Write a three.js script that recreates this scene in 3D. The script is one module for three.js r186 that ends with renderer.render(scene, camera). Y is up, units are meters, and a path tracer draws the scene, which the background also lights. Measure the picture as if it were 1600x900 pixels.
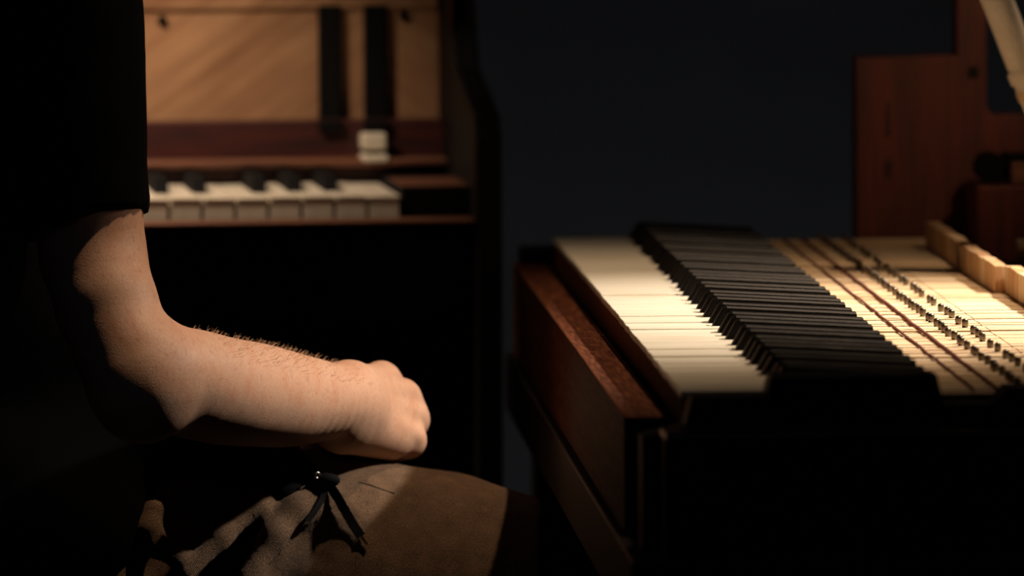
import * as THREE from 'three';
import { RoundedBoxGeometry } from 'three/addons/geometries/RoundedBoxGeometry.js';
import { mergeGeometries, mergeVertices, toCreasedNormals } from 'three/addons/utils/BufferGeometryUtils.js';
import { ImprovedNoise } from 'three/addons/math/ImprovedNoise.js';
import { RectAreaLightUniformsLib } from 'three/addons/lights/RectAreaLightUniformsLib.js';

// ------------------------------------------------------------------ camera, light, exposure
RectAreaLightUniformsLib.init();
const scene = new THREE.Scene();
const F = 11500;                                     // focal length in pixels of a 1600 x 900 frame: a long lens
const camera = new THREE.PerspectiveCamera(2 * Math.atan(450 / F) * 180 / Math.PI, 16 / 9, 0.1, 60);
const EYE = new THREE.Vector3(0, 1.09, 0);
camera.position.copy(EYE);
camera.rotation.order = 'YXZ';
camera.rotation.set(-4.475 * Math.PI / 180, -3.03 * Math.PI / 180, -0.25 * Math.PI / 180);
camera.focus = 4.42;
camera.userData.fStop = 7.6;
camera.updateMatrixWorld(true);

const renderer = new THREE.WebGLRenderer({ antialias: true });
renderer.toneMapping = THREE.LinearToneMapping;
renderer.toneMappingExposure = 1.0;
renderer.shadowMap.enabled = true;

const WARM = 0xfff0e0;
const LAMP_AT = new THREE.Vector3(0.92, 1.31, -4.55), LAMP_AIM = new THREE.Vector3(0.49, 0.70, -4.46);   // jointed lamp, its head out of view, placed to light keys and forearm
const LAMP_POWER = 5.1, LAMP_CONE = 0.47, LAMP_SOFT = 0.8;
const PENDANT_AT = new THREE.Vector3(-0.14, 1.16, -5.12), PENDANT_AIM = new THREE.Vector3(-0.05, 0.80, -5.27); // unseen pendant, placed to light the front of the upright
const PENDANT_POWER = 1.05, PENDANT_CONE = 0.66, PENDANT_SOFT = 0.7;
const SPOT_AT = new THREE.Vector3(0.86, 2.50, -4.56), SPOT_AIM = new THREE.Vector3(0.26, 0.65, -4.50);       // unseen spotlight high at the right, placed to light arm, thigh and keys
const SPOT_POWER = 6.5, SPOT_CONE = 0.33, SPOT_SOFT = 0.7;
const CLIP_AT = new THREE.Vector3(0.70, 1.03, -4.78), CLIP_AIM = new THREE.Vector3(0.55, 0.84, -5.132), CLIP_POWER = 0.10;   // small unseen clip light, placed to brighten the red end board
const FILL_POWER = 0.16;                            // added dim bluish ceiling fill, lifts the darkest tones
const WASH_POWER = 1.9;                             // added floor light, out of view, that brightens the back wall

// ------------------------------------------------------------------ helpers
let seed = 7;
const rnd = () => { seed = (seed + 0x6d2b79f5) | 0; let t = Math.imul(seed ^ (seed >>> 15), 1 | seed); t = (t + Math.imul(t ^ (t >>> 7), 61 | t)) ^ t; return ((t ^ (t >>> 14)) >>> 0) / 4294967296; };
const noise = new ImprovedNoise();
const fbm = (x, y, z, n = 4) => { let s = 0, a = 0.5; for (let i = 0; i < n; i++) { s += a * noise.noise(x, y, z); x *= 2; y *= 2; z *= 2; a *= 0.5; } return s; };
const V = (x, y, z) => new THREE.Vector3(x, y, z);
const lerp = (a, b, t) => a + (b - a) * t, clamp = (x, a = 0, b = 1) => Math.min(b, Math.max(a, x));
const camQ = camera.quaternion.clone();
function at(px, py, depth) {                         // where the point seen at a pixel lies when it is that far away along -z
  const d = V((px - 800) / F, -(py - 450) / F, -1).applyQuaternion(camQ);
  return EYE.clone().addScaledVector(d, depth / -d.z);
}
const counts = {};
function numbered(n) { const k = counts[n] = (counts[n] ?? -1) + 1; return k ? `${n}_${String(k).padStart(3, '0')}` : n; }
function mesh(name, geo, mat, parent) {
  const m = new THREE.Mesh(geo, mat); m.name = numbered(name); m.castShadow = m.receiveShadow = true; (parent ?? scene).add(m); return m;
}
function group(name, parent) { const g = new THREE.Group(); g.name = numbered(name); (parent ?? scene).add(g); return g; }
function thing(name, label, category, grp) { const g = group(name); tag(g, label, category, grp); return g; }
function tag(o, label, category, grp) { o.userData.label = label; o.userData.category = category; if (grp) o.userData.group = grp; return o; }
function muv(geo, axis = 0) {                        // uv in metres, the grain running along one axis
  const g = geo.index ? geo.toNonIndexed() : geo;
  if (!g.attributes.normal) g.computeVertexNormals();
  const p = g.attributes.position, n = g.attributes.normal, uv = new Float32Array(p.count * 2);
  for (let i = 0; i < p.count; i += 3) {
    const s = [0, 0, 0];
    for (let k = 0; k < 3; k++) { s[0] += Math.abs(n.getX(i + k)); s[1] += Math.abs(n.getY(i + k)); s[2] += Math.abs(n.getZ(i + k)); }
    const d = s.indexOf(Math.max(...s)), rest = [0, 1, 2].filter((a) => a !== d);
    const u = d === axis ? rest[0] : axis, v = rest.find((a) => a !== u);
    for (let k = 0; k < 3; k++) { const c = [p.getX(i + k), p.getY(i + k), p.getZ(i + k)]; uv[(i + k) * 2] = c[u] + c[d] * 0.31; uv[(i + k) * 2 + 1] = c[v] + c[d] * 0.17; }
  }
  g.setAttribute('uv', new THREE.BufferAttribute(uv, 2));
  return g;
}
function box(x0, x1, y0, y1, z0, z1, r = 0.001, axis = 2) {
  const w = x1 - x0, h = y1 - y0, d = z1 - z0;
  const g = new RoundedBoxGeometry(w, h, d, 1, Math.min(r, w / 2.1, h / 2.1, d / 2.1));
  g.translate((x0 + x1) / 2, (y0 + y1) / 2, (z0 + z1) / 2);
  return muv(g, axis);
}
function flat(geo) { const g = geo.index ? geo.toNonIndexed() : geo; g.computeVertexNormals(); return g; }
function plan(points, y0, y1, bevel, axis = 0) {     // a polygon of (x, z) raised from y0 to y1
  const s = new THREE.Shape(points.map(([x, z]) => new THREE.Vector2(x, -z)));
  const g = new THREE.ExtrudeGeometry(s, { depth: y1 - y0 - (bevel ? bevel : 0), bevelEnabled: !!bevel, bevelSize: bevel || 0, bevelOffset: -(bevel || 0), bevelThickness: bevel || 0, bevelSegments: 1, steps: 1 });
  g.rotateX(-Math.PI / 2); g.translate(0, y0, 0);
  return muv(flat(g), axis);
}
function profile(points, z0, z1, bevel, axis = 1) {  // a polygon of (x, y) from z0 to z1
  const s = new THREE.Shape(points.map(([x, y]) => new THREE.Vector2(x, y)));
  const g = new THREE.ExtrudeGeometry(s, { depth: z1 - z0 - 2 * bevel, bevelEnabled: bevel > 0, bevelSize: bevel, bevelOffset: -bevel, bevelThickness: bevel, bevelSegments: 2 });
  g.translate(0, 0, z0 + bevel);
  return muv(flat(g), axis);
}
function loft(sections) {                            // rings of equal length, closed at both ends
  const n = sections[0].length, pos = [];
  const tri = (a, b, c) => pos.push(...a, ...b, ...c);
  for (let s = 0; s + 1 < sections.length; s++) for (let i = 0; i < n; i++) {
    const a = sections[s][i], b = sections[s][(i + 1) % n], c = sections[s + 1][(i + 1) % n], d = sections[s + 1][i];
    tri(a, b, c); tri(a, c, d);
  }
  for (let i = 1; i + 1 < n; i++) { tri(sections[0][0], sections[0][i + 1], sections[0][i]); const e = sections.at(-1); tri(e[0], e[i], e[i + 1]); }
  const g = new THREE.BufferGeometry(); g.setAttribute('position', new THREE.Float32BufferAttribute(pos, 3)); g.computeVertexNormals();
  return g;
}
function tube(points, r, seg = 24, rad = 8) { return new THREE.TubeGeometry(new THREE.CatmullRomCurve3(points), seg, r, rad, false); }
function rod(a, b, r0, r1 = r0, seg = 20) {
  const d = b.clone().sub(a), g = new THREE.CylinderGeometry(r1, r0, d.length(), seg);
  g.applyQuaternion(new THREE.Quaternion().setFromUnitVectors(V(0, 1, 0), d.clone().normalize()));
  g.translate((a.x + b.x) / 2, (a.y + b.y) / 2, (a.z + b.z) / 2);
  return g;
}
const lathe = (pts, seg = 32) => new THREE.LatheGeometry(pts.map(([r, y]) => new THREE.Vector2(r, y)), seg);

// ------------------------------------------------------------------ textures and materials
function texture(size, metres, fn, srgb = true) {
  const data = new Uint8Array(size * size * 4);
  for (let y = 0; y < size; y++) for (let x = 0; x < size; x++) {
    const c = fn(x / size, y / size), o = (y * size + x) * 4;
    data[o] = clamp(c[0]) * 255; data[o + 1] = clamp(c[1]) * 255; data[o + 2] = clamp(c[2]) * 255; data[o + 3] = 255;
  }
  const t = new THREE.DataTexture(data, size, size, THREE.RGBAFormat);
  t.wrapS = t.wrapT = THREE.MirroredRepeatWrapping; t.magFilter = THREE.LinearFilter; t.minFilter = THREE.LinearFilter;
  if (srgb) t.colorSpace = THREE.SRGBColorSpace;
  t.repeat.set(1 / metres, 1 / metres); t.needsUpdate = true;
  return t;
}
const mixc = (a, b, t) => a.map((v, i) => lerp(v, b[i], clamp(t)));
const hex = (h) => [(h >> 16 & 255) / 255, (h >> 8 & 255) / 255, (h & 255) / 255];
function woodTexture(dark, light, metres, stretch = 14, rings = 30) {
  const D = hex(dark), L = hex(light);
  return texture(512, metres, (u, v) => {
    const w = fbm(u * 3, v * 3, 2.3, 3) * 0.08;
    const ring = 0.5 + 0.5 * Math.sin((v + w) * rings * 2 * Math.PI + fbm(u * 2, v * 9, 5, 3) * 4);
    const pore = fbm(u * stretch, v * stretch * 14, 8.1, 3);
    return mixc(D, L, 0.45 + 0.28 * (ring - 0.5) + pore * 0.9);
  });
}
const std = (o) => new THREE.MeshStandardMaterial(o);
const phys = (o) => new THREE.MeshPhysicalMaterial(o);
const woodRelief = texture(256, 0.12, (u, v) => { const g = 0.5 + fbm(u * 8, v * 110, 3, 3); return [g, g, g]; }, false);
const M = {
  ivory: phys({ map: texture(256, 0.16, (u, v) => mixc(hex(0xd8ccb0), hex(0xf2ead8), 0.55 + fbm(u * 3, v * 40, 1.7, 3) * 1.2)), roughness: 0.42, bumpMap: woodRelief, bumpScale: 0.00005 }),
  ebony: phys({ color: 0x0f0c0a, roughness: 0.4, specularIntensity: 0.35, bumpMap: woodRelief, bumpScale: 0.00008 }),
  lever: std({ map: woodTexture(0xcda97c, 0xf2dfbe, 0.35, 6, 14), roughness: 0.72, bumpMap: woodRelief, bumpScale: 0.00008 }),
  leverDark: std({ map: woodTexture(0xc39d70, 0xead3ae, 0.35, 6, 14), roughness: 0.74, bumpMap: woodRelief, bumpScale: 0.00008 }),
  keyFront: phys({ map: woodTexture(0x5c3420, 0x8a5635, 0.2, 6, 14), roughness: 0.8, specularIntensity: 0.2 }),
  slip: phys({ map: woodTexture(0x3a1c12, 0x70432a, 0.22, 8, 16), roughness: 0.62, specularIntensity: 0.15, bumpMap: woodRelief, bumpScale: 0.00012 }),
  redWood: std({ map: woodTexture(0x421a11, 0x713024, 0.5, 6, 12), roughness: 0.62, bumpMap: woodRelief, bumpScale: 0.0001 }),
  block: std({ map: woodTexture(0xa9764a, 0xe2bf92, 0.2, 8, 12), roughness: 0.75 }),
  case: phys({ map: woodTexture(0x12100f, 0x221d1a, 0.5, 6, 14), roughness: 0.55, specularIntensity: 0.4 }),
  lacquer: phys({ map: woodTexture(0x0e0c0b, 0x1a1614, 0.5, 6, 14), roughness: 0.24, specularIntensity: 1 }),
  felt: std({ map: texture(128, 0.02, (u, v) => mixc(hex(0x5c2c1e), hex(0x86493a), 0.5 + fbm(u * 24, v * 24, 4, 2) * 1.5)), roughness: 1 }),
  thread: std({ color: 0x8a5236, roughness: 0.8 }),
  steel: std({ color: 0x7d7468, metalness: 1, roughness: 0.32 }),
  blackMetal: std({ color: 0x14120f, metalness: 0.6, roughness: 0.45 }),
  cream: std({ map: texture(128, 0.1, (u, v) => mixc(hex(0xcfc2ad), hex(0xe3dac8), 0.5 + fbm(u * 5, v * 5, 4, 3))), roughness: 0.48 }),
  // the upright
  board: std({ map: texture(512, 0.34, (u, v) => {
    const s = u * 0.82 - v * 0.57, t = u * 0.57 + v * 0.82;
    return mixc(hex(0x7d5638), hex(0xb48a63), 0.5 + fbm(s * 3, t * 38, 2, 3) * 0.55 + fbm(s * 2, t * 5, 7, 4) * 1.25);
  }), roughness: 0.6 }),
  uprightRed: std({ map: woodTexture(0x2a0f0c, 0x4d1d16, 0.4, 6, 14), roughness: 0.5 }),
  uprightBrown: std({ map: woodTexture(0x4c2c1d, 0x85553a, 0.4, 6, 14), roughness: 0.5 }),
  oldIvory: phys({ map: texture(256, 0.16, (u, v) => mixc(hex(0xcabfa6), hex(0xe8dfcb), 0.5 + fbm(u * 4, v * 30, 5, 3))), roughness: 0.35 }),
  blackPaint: phys({ color: 0x0d0c0c, roughness: 0.8, specularIntensity: 0.25 }),
  // the person
  skin: phys({ map: null, color: 0xffffff, roughness: 0.52, specularIntensity: 0.6 }),
  shirt: phys({ color: 0x0b0b0d, roughness: 1, specularIntensity: 0.08 }),
  wool: std({ map: texture(512, 0.05, (u, v) => {
    const tw = 0.5 + 0.5 * Math.sin((u + v) * 2 * Math.PI * 34 + fbm(u * 20, v * 20, 1, 2) * 3), f = fbm(u * 70, v * 70, 3, 3), b = fbm(u * 4, v * 4, 9, 3);
    return mixc(hex(0x3b2a1d), hex(0x957658), 0.42 + 0.2 * (tw - 0.5) + f * 1.3 + b * 0.35);
  }), roughness: 1, bumpScale: 0.0005 }),
  legging: phys({ color: 0x0a0a0b, roughness: 1, specularIntensity: 0.08 }),
  hair: std({ color: 0x2a1a10, roughness: 0.6 }),
  armHair: std({ color: 0xb98a60, roughness: 0.5 }),
  strap: phys({ color: 0x0b0a0a, roughness: 0.8, specularIntensity: 0.2 }),
  brass: std({ color: 0xc9a878, metalness: 1, roughness: 0.3 }),
  silver: std({ color: 0xc8c4bc, metalness: 1, roughness: 0.25 }),
  eye: std({ color: 0xe8e2da, roughness: 0.2 }),
  // the room
  wall: std({ map: texture(256, 1.6, (u, v) => mixc(hex(0x57585a), hex(0x6b6c6f), 0.5 + fbm(u * 6, v * 6, 3, 4))), roughness: 0.95 }),
  ceiling: std({ color: 0x3c3f44, roughness: 0.95 }),
  floor: std({ map: woodTexture(0x241a14, 0x3a2a20, 0.9, 6, 20), roughness: 0.6 }),
};
{
  const t = texture(512, 0.09, (u, v) => {
    const a = fbm(u * 5, v * 5, 3, 4), f = fbm(u * 46, v * 46, 6, 3), s = fbm(u * 22, v * 22, 12, 2);
    let c = mixc(hex(0xc2937a), hex(0xe2ba9c), 0.55 + f * 0.5 + a * 0.5);
    c = mixc(c, hex(0xb0664a), clamp(a * 0.8 + 0.05, 0, 0.4));
    return mixc(c, hex(0x9a6244), clamp((s - 0.22) * 4, 0, 0.2));
  });
  M.skin.map = t;
  M.skin.bumpMap = texture(512, 0.03, (u, v) => { const g = 0.5 + fbm(u * 40, v * 30, 2, 3) * 0.7 + fbm(u * 6, v * 6, 8, 2) * 0.3; return [g, g, g]; }, false);
  M.skin.bumpScale = 0.00012;
  M.wool.bumpMap = texture(256, 0.02, (u, v) => { const g = 0.5 + fbm(u * 40, v * 40, 2, 3) + 0.2 * Math.sin((u + v) * 2 * Math.PI * 14); return [g, g, g]; }, false);
}

// ------------------------------------------------------------------ the room
function struct(name, geo, mat) { const m = mesh(name, geo, mat); m.userData.kind = 'structure'; return m; }
const RX = 2.6, RZ0 = -7.4, RZ1 = 1.2, RH = 2.9, T = 0.12;
struct('floor', box(-RX - T, RX + T, -T, 0, RZ0 - T, RZ1 + T, 0.001, 0), M.floor);
struct('ceiling', box(-RX - T, RX + T, RH, RH + T, RZ0 - T, RZ1 + T), M.ceiling);
struct('wall_back', box(-RX - T, RX + T, 0, RH, RZ0 - T, RZ0), M.wall);
struct('wall_front', box(-RX - T, RX + T, 0, RH, RZ1, RZ1 + T), M.wall);
struct('wall_left', box(-RX - T, -RX, 0, RH, RZ0, RZ1), M.wall);
struct('wall_right', box(RX, RX + T, 0, RH, RZ0, RZ1), M.wall);
{
  const p = thing('added_ceiling_fill', 'added fill light, a dim bluish rectangular panel on the dark ceiling', 'light');  // added fill panel: a weak cool light over the whole room
  mesh('frame', box(-0.6, 0.6, RH - 0.04, RH, -2.9, -1.7, 0.004), M.blackMetal, p);
  mesh('diffuser', box(-0.57, 0.57, RH - 0.045, RH - 0.04, -2.87, -1.73, 0.001), std({ color: 0x101216, emissive: 0x9fb4d8, emissiveIntensity: FILL_POWER * 0.4 }), p);
  const l = new THREE.RectAreaLight(0x9db2d8, FILL_POWER, 1.14, 1.14);
  l.position.set(0, RH - 0.06, -2.3); l.lookAt(0, 0, -2.3); l.name = 'fill_glow'; p.add(l);
}

// ------------------------------------------------------------------ the open piano
const KX = 0.300, KY = 0.724, PITCH = 0.0235, ZBASS = -5.124, ZTREBLE = ZBASS + 50 * PITCH;
const piano = thing('piano', 'dark piano with its keyboard, key levers and tuning screws laid open', 'piano');
const dip = (x) => KY - 0.010 * (x - KX);            // keys tilt a little down towards their tails
{
  // every key from A to A: its head, and the strip of the board its tail runs in
  const keys = [];
  const sharpOf = [0, 1, 0, 1, 0, 0, 1, 0, 1, 0, 1, 0], whiteOf = [0, 0, 1, 1, 2, 3, 3, 4, 4, 5, 5, 6];
  for (let midi = 21; midi <= 105; midi++) {
    const o = Math.floor(midi / 12), s = midi % 12, v0 = (o * 7 - 12 - 5) * PITCH + PITCH * 5 - PITCH * 5;
    const base = (o - 2) * 7 * PITCH + 2 * PITCH;     // where this octave's C begins (A and B come before the first)
    const t0 = s < 5 ? base + s * 0.0141 : base + 0.0705 + (s - 5) * (0.094 / 7), tw = s < 5 ? 0.0141 : 0.094 / 7;
    const w0 = base + whiteOf[s] * PITCH;
    keys.push({ sharp: !!sharpOf[s], w0: Math.max(0, w0), t0: Math.max(0, t0), t1: Math.min(50 * PITCH, t0 + tw), midi });
  }
  keys[0].t0 = 0; keys.at(-1).t1 = 50 * PITCH;
  const screwGeo = mergeGeometries([lathe([[0, 0], [0.0018, 0], [0.0018, 0.0012], [0.0020, 0.0013], [0.0020, 0.0040], [0.0017, 0.0048], [0.0010, 0.0053], [0, 0.0055]], 12)]);
  const loopGeo = (() => { const p = []; for (let i = 0; i <= 8; i++) { const t = i / 8; p.push(V(0.4600 + 0.0135 * t, 0.0012 + 0.001 * Math.sin(t * Math.PI), 0.0065 * Math.sin(t * Math.PI * 0.55))); } return tube(p, 0.00018, 10, 5); })();
  const TAIL = 0.578, LY = 0.7205;                   // lever tails and the height of their tops
  for (const k of keys) {
    const z = (v) => ZBASS + v, g = 0.00065;
    const jit = (rnd() - 0.5) * 0.0009, toneMat = rnd() < 0.5 ? M.lever : M.leverDark;
    if (!k.sharp) {
      const a = z(k.w0 + g), b = z(k.w0 + PITCH - g), c = z(k.t0 + g), d = z(k.t1 - g), X1 = 0.3495, X2 = 0.4405;
      // shared outline: head, then the narrower tail
      const lev = plan([[KX + 0.0012, a], [KX + 0.0012, b], [X1, b], [X1, d], [TAIL, d], [TAIL, c], [X1, c], [X1, a]], KY - 0.0225 + jit, LY + jit, 0, 0);
      const key = mesh('white_key', lev, M.keyFront, piano);
      mesh('key_top', plan([[KX, a], [KX, b], [X1, b], [X1, d], [X2, d], [X2, c], [X1, c], [X1, a]], LY + jit, KY + jit, 0.0004, 0), M.ivory, key);
      mesh('key_lever', box(X2 + 0.0002, 0.515, LY - 0.003 + jit, LY + 0.0006 + jit, c + 0.0001, d - 0.0001, 0.0002, 0), toneMat, key);
      mesh('lever_tail', box(0.5152, TAIL + 0.001, LY - 0.003 + jit, LY + 0.0009 + jit, c + 0.0001, d - 0.0001, 0.0002, 0), toneMat, key);
      const s = mesh('screw', screwGeo, M.steel, key); s.position.set(0.4868 + (rnd() - 0.5) * 0.0012, LY + 0.0006 + jit, (c + d) / 2); s.rotation.z = (rnd() - 0.5) * 0.1;
    } else {
      const c = z(k.t0 + g), d = z(k.t1 - g), m = (c + d) / 2, hw = 0.0052, ht = 0.0042, X1 = 0.3505, X2 = 0.4375;
      const lev = box(X1 + 0.001, TAIL, KY - 0.0225, LY - 0.0004, c, d, 0.0003, 0);
      const key = mesh('black_key', lev, M.keyFront, piano);
      const ring = (x, y, h, w) => { const q = 0.0011; return [[x, KY - 0.006, m - hw], [x, y - q, m - w], [x, y, m - w + q], [x, y, m + w - q], [x, y - q, m + w], [x, KY - 0.006, m + hw]].map(([X, Y, Z]) => [X, Math.max(Y, KY - 0.006), Z]); };
      const top = KY + 0.0118;
      const cap = loft([ring(X1, KY - 0.002, 0, hw), ring(X1 + 0.0008, KY + 0.0005, 0, hw), ring(X1 + 0.0065, top - 0.0012, 0, ht), ring(X1 + 0.009, top, 0, ht), ring(X2 - 0.0006, top - 0.0042, 0, ht), ring(X2, top - 0.0056, 0, ht - 0.0004)]);
      mesh('key_top', muv(cap, 0), M.ebony, key);
      mesh('key_lever', box(X2 + 0.001, 0.515, LY - 0.003 + jit, LY + 0.0006 + jit, c + 0.0001, d - 0.0001, 0.0002, 0), toneMat, key);
      mesh('lever_tail', box(0.5152, TAIL + 0.001, LY - 0.003 + jit, LY + 0.0009 + jit, c + 0.0001, d - 0.0001, 0.0002, 0), toneMat, key);
      const s = mesh('screw', screwGeo, M.steel, key); s.position.set(0.5024 + (rnd() - 0.5) * 0.0012, LY + 0.0006 + jit, m); s.rotation.z = (rnd() - 0.5) * 0.1;
    }
    const zm = ZBASS + (k.t0 + k.t1) / 2;
    if (k.midi % 2) { const lp = mesh('thread_loop', loopGeo, M.thread, piano); lp.position.set(0, LY + 0.0002, zm - 0.003); }
    if (zm > -5.03) {                                // the upright block at the tail of the lever
      const off = zm < -4.863 ? 0.5515 : zm < -4.625 ? 0.5505 : 0.5575;
      const h = 0.0172 + (rnd() - 0.5) * 0.0012;
      mesh('tail_block', box(off + (rnd() - 0.5) * 0.0006, off + 0.0085, LY + 0.0012, LY + 0.0018 + h, ZBASS + k.t0 + 0.0005, ZBASS + k.t1 - 0.0005, 0.0009, 1), rnd() < 0.6 ? M.block : M.leverDark, piano);
    }
  }
  for (const [x, r] of [[0.4605, 0.0008], [0.4738, 0.00105]]) {
    const p = []; for (let i = 0; i <= 40; i++) p.push(V(x + fbm(i * 0.9, x * 90, 1, 2) * 0.0016, LY + 0.0012 + r * 0.5, ZBASS + 0.01 + i / 40 * (50 * PITCH - 0.02)));
    mesh('felt_cord', tube(p, r, 160, 7), M.felt, piano);
  }
  mesh('key_slip', box(0.273, 0.2975, 0.641, 0.705, ZBASS - 0.02, -4.004, 0.0009, 2), M.slip, piano);
  mesh('key_frame', box(0.305, 0.60, 0.64, 0.7005, ZBASS - 0.001, ZTREBLE + 0.001, 0.001, 2), M.case, piano);
  mesh('keybed', box(0.268, 0.79, 0.600, 0.6405, -5.16, -3.872, 0.002, 2), M.case, piano);
  // treble end: the cheek with its key block, and the outer case board with a rounded, glossy upper edge
  mesh('treble_cheek', profile([[0.277, 0.6405], [0.277, 0.702], [0.300, 0.7075], [0.304, 0.7235], [0.344, 0.7235], [0.3465, 0.734], [0.436, 0.734], [0.4395, 0.718], [0.4665, 0.718], [0.474, 0.7265], [0.62, 0.7265], [0.62, 0.6405]], ZTREBLE + 0.002, ZTREBLE + 0.03, 0.0012, 0), M.case, piano);
  mesh('treble_side', box(0.286, 0.79, 0.0, 0.708, ZTREBLE + 0.031, ZTREBLE + 0.075, 0.0030, 1), M.lacquer, piano);
  mesh('bass_cheek', box(0.277, 0.51, 0.6405, 0.716, -5.156, ZBASS - 0.002, 0.002, 0), M.case, piano);
  const X = (px, d = 5.135) => at(px, 300, d).x, Y = (py, d = 5.135) => at(1400, py, d).y;
  mesh('bass_end_board', profile([[X(1337), 0.6405], [X(1337), Y(90)], [X(1494), Y(86)], [X(1494), 1.06], [X(1539), 1.06], [X(1541), Y(168)], [X(1549), Y(180)], [0.79, Y(183)], [0.79, 0.6405]], -5.158, -5.132, 0.0015, 1), M.redWood, piano);
  mesh('bass_side', box(0.286, 0.79, 0.0, 0.600, -5.158, -5.114, 0.002, 1), M.case, piano);
  mesh('back_board', box(0.79, 0.81, 0.0, 0.80, -5.158, ZTREBLE + 0.075, 0.002, 2), M.case, piano);
  mesh('hinge_plate', box(X(1512), X(1528), Y(122), Y(104), -5.1325, -5.1305, 0.0005), M.blackMetal, piano);
  for (const [a, b, c, d] of [[1383, 1391, 212, 158], [1382, 1394, 276, 250]]) mesh('latch_slot', box(X(a), X(b), Y(c), Y(d), -5.1325, -5.131, 0.0004), M.uprightRed, piano);
  // what stands behind the levers at the bass end
  const X2 = (px) => at(px, 300, 5.07).x, Y2 = (py) => at(1560, py, 5.07).y;
  mesh('action_block', box(X2(1522), 0.74, 0.6405, Y2(288), -5.12, -5.055, 0.002, 1), M.redWood, piano);
  mesh('dowel', muv(rod(at(1588, 388, 4.98), at(1588, 388, 4.98).add(V(0.10, 0.003, -0.01)), 0.0062), 0), M.block, piano);
  mesh('dowel_rail', box(0.60, 0.79, 0.6405, 0.712, -5.03, -4.96, 0.002, 0), M.case, piano);
  mesh('back_rail', box(0.60, 0.79, 0.6405, 0.702, -4.955, ZTREBLE + 0.03, 0.002, 2), M.case, piano);
}
{
  const p = at(1550, 262, 5.075), g = thing('cable_reel', 'small black reel lying on the red block at the bass end', 'reel');
  const y0 = at(1550, 288, 5.07).y + 0.0005;
  for (const dz of [-0.012, 0.012]) { const f = new THREE.CylinderGeometry(0.0105, 0.0105, 0.004, 28); f.rotateX(Math.PI / 2); f.translate(p.x, y0 + 0.0105, p.z - 0.012 + dz); mesh('flange', f, M.blackPaint, g); }
  const c = new THREE.CylinderGeometry(0.0075, 0.0075, 0.022, 24); c.rotateX(Math.PI / 2); c.translate(p.x, y0 + 0.0105, p.z - 0.012); mesh('core', c, M.blackPaint, g);
  const b = thing('wooden_tray', 'low brown tray with a dark rim beside the small black reel', 'tray');
  const a = at(1567, 262, 5.075).x + 0.004;
  mesh('body', box(a, a + 0.09, y0, y0 + 0.016, -5.113, -5.06, 0.0015, 0), M.uprightBrown, b);
  mesh('rim', box(a - 0.001, a + 0.091, y0 + 0.016, y0 + 0.0195, -5.114, -5.059, 0.0008, 0), M.blackPaint, b);
}

// ------------------------------------------------------------------ the jointed lamp
{
  const lamp = thing('desk_lamp', 'jointed lamp with a pale tubular arm behind the open key levers, its unseen head placed to light keys and forearm', 'lamp');
  const t0 = at(1558, 0, 4.80), t1 = at(1625, 170, 4.80), dir = t0.clone().sub(t1).normalize();
  const foot = t1.clone().addScaledVector(dir, -(t1.y - 0.722) / dir.y), elbow = t1.clone().addScaledVector(dir, (0.985 - t1.y) / dir.y);
  mesh('lower_arm', rod(foot, elbow, 0.0105), M.cream, lamp);
  const col = at(1604, 116, 4.80);
  mesh('collar', rod(col.clone().addScaledVector(dir, -0.004), col.clone().addScaledVector(dir, 0.004), 0.0122), M.cream, lamp);
  mesh('sleeve', rod(col.clone().addScaledVector(dir, -0.016), col.clone().addScaledVector(dir, -0.009), 0.0114), M.leverDark, lamp);
  mesh('base', box(foot.x - 0.024, foot.x + 0.06, 0.702, 0.724, foot.z - 0.05, foot.z + 0.05, 0.004), M.blackMetal, lamp);
  mesh('joint', new THREE.SphereGeometry(0.017, 24, 16).translate(elbow.x, elbow.y, elbow.z), M.blackMetal, lamp);
  const aim = LAMP_AIM.clone().sub(LAMP_AT).normalize(), crown = LAMP_AT.clone().addScaledVector(aim, -0.075);
  mesh('upper_arm', rod(elbow, crown, 0.0095), M.cream, lamp);
  const shade = lathe([[0.016, 0.085], [0.03, 0.08], [0.042, 0.05], [0.066, 0.0], [0.078, -0.03], [0.0765, -0.03], [0.0645, 0.0], [0.0405, 0.048], [0.029, 0.077], [0.016, 0.082]], 40);
  shade.applyQuaternion(new THREE.Quaternion().setFromUnitVectors(V(0, -1, 0), aim)); shade.translate(LAMP_AT.x, LAMP_AT.y, LAMP_AT.z);
  mesh('lamp_shade', shade, M.cream, lamp);
  const bulb = new THREE.SphereGeometry(0.024, 20, 14).translate(LAMP_AT.x, LAMP_AT.y, LAMP_AT.z);
  mesh('bulb', bulb, std({ color: 0x221a10, emissive: WARM, emissiveIntensity: 4 }), lamp);
  const s = new THREE.SpotLight(WARM, LAMP_POWER, 0, LAMP_CONE, LAMP_SOFT, 2);
  s.position.copy(LAMP_AT); s.target.position.copy(LAMP_AIM); s.castShadow = true; s.shadow.radius = 1.0; s.shadow.mapSize.set(2048, 2048); s.shadow.camera.near = 0.03; s.shadow.bias = -0.0005;
  s.name = 'lamp_beam'; lamp.add(s, s.target);
}
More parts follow.
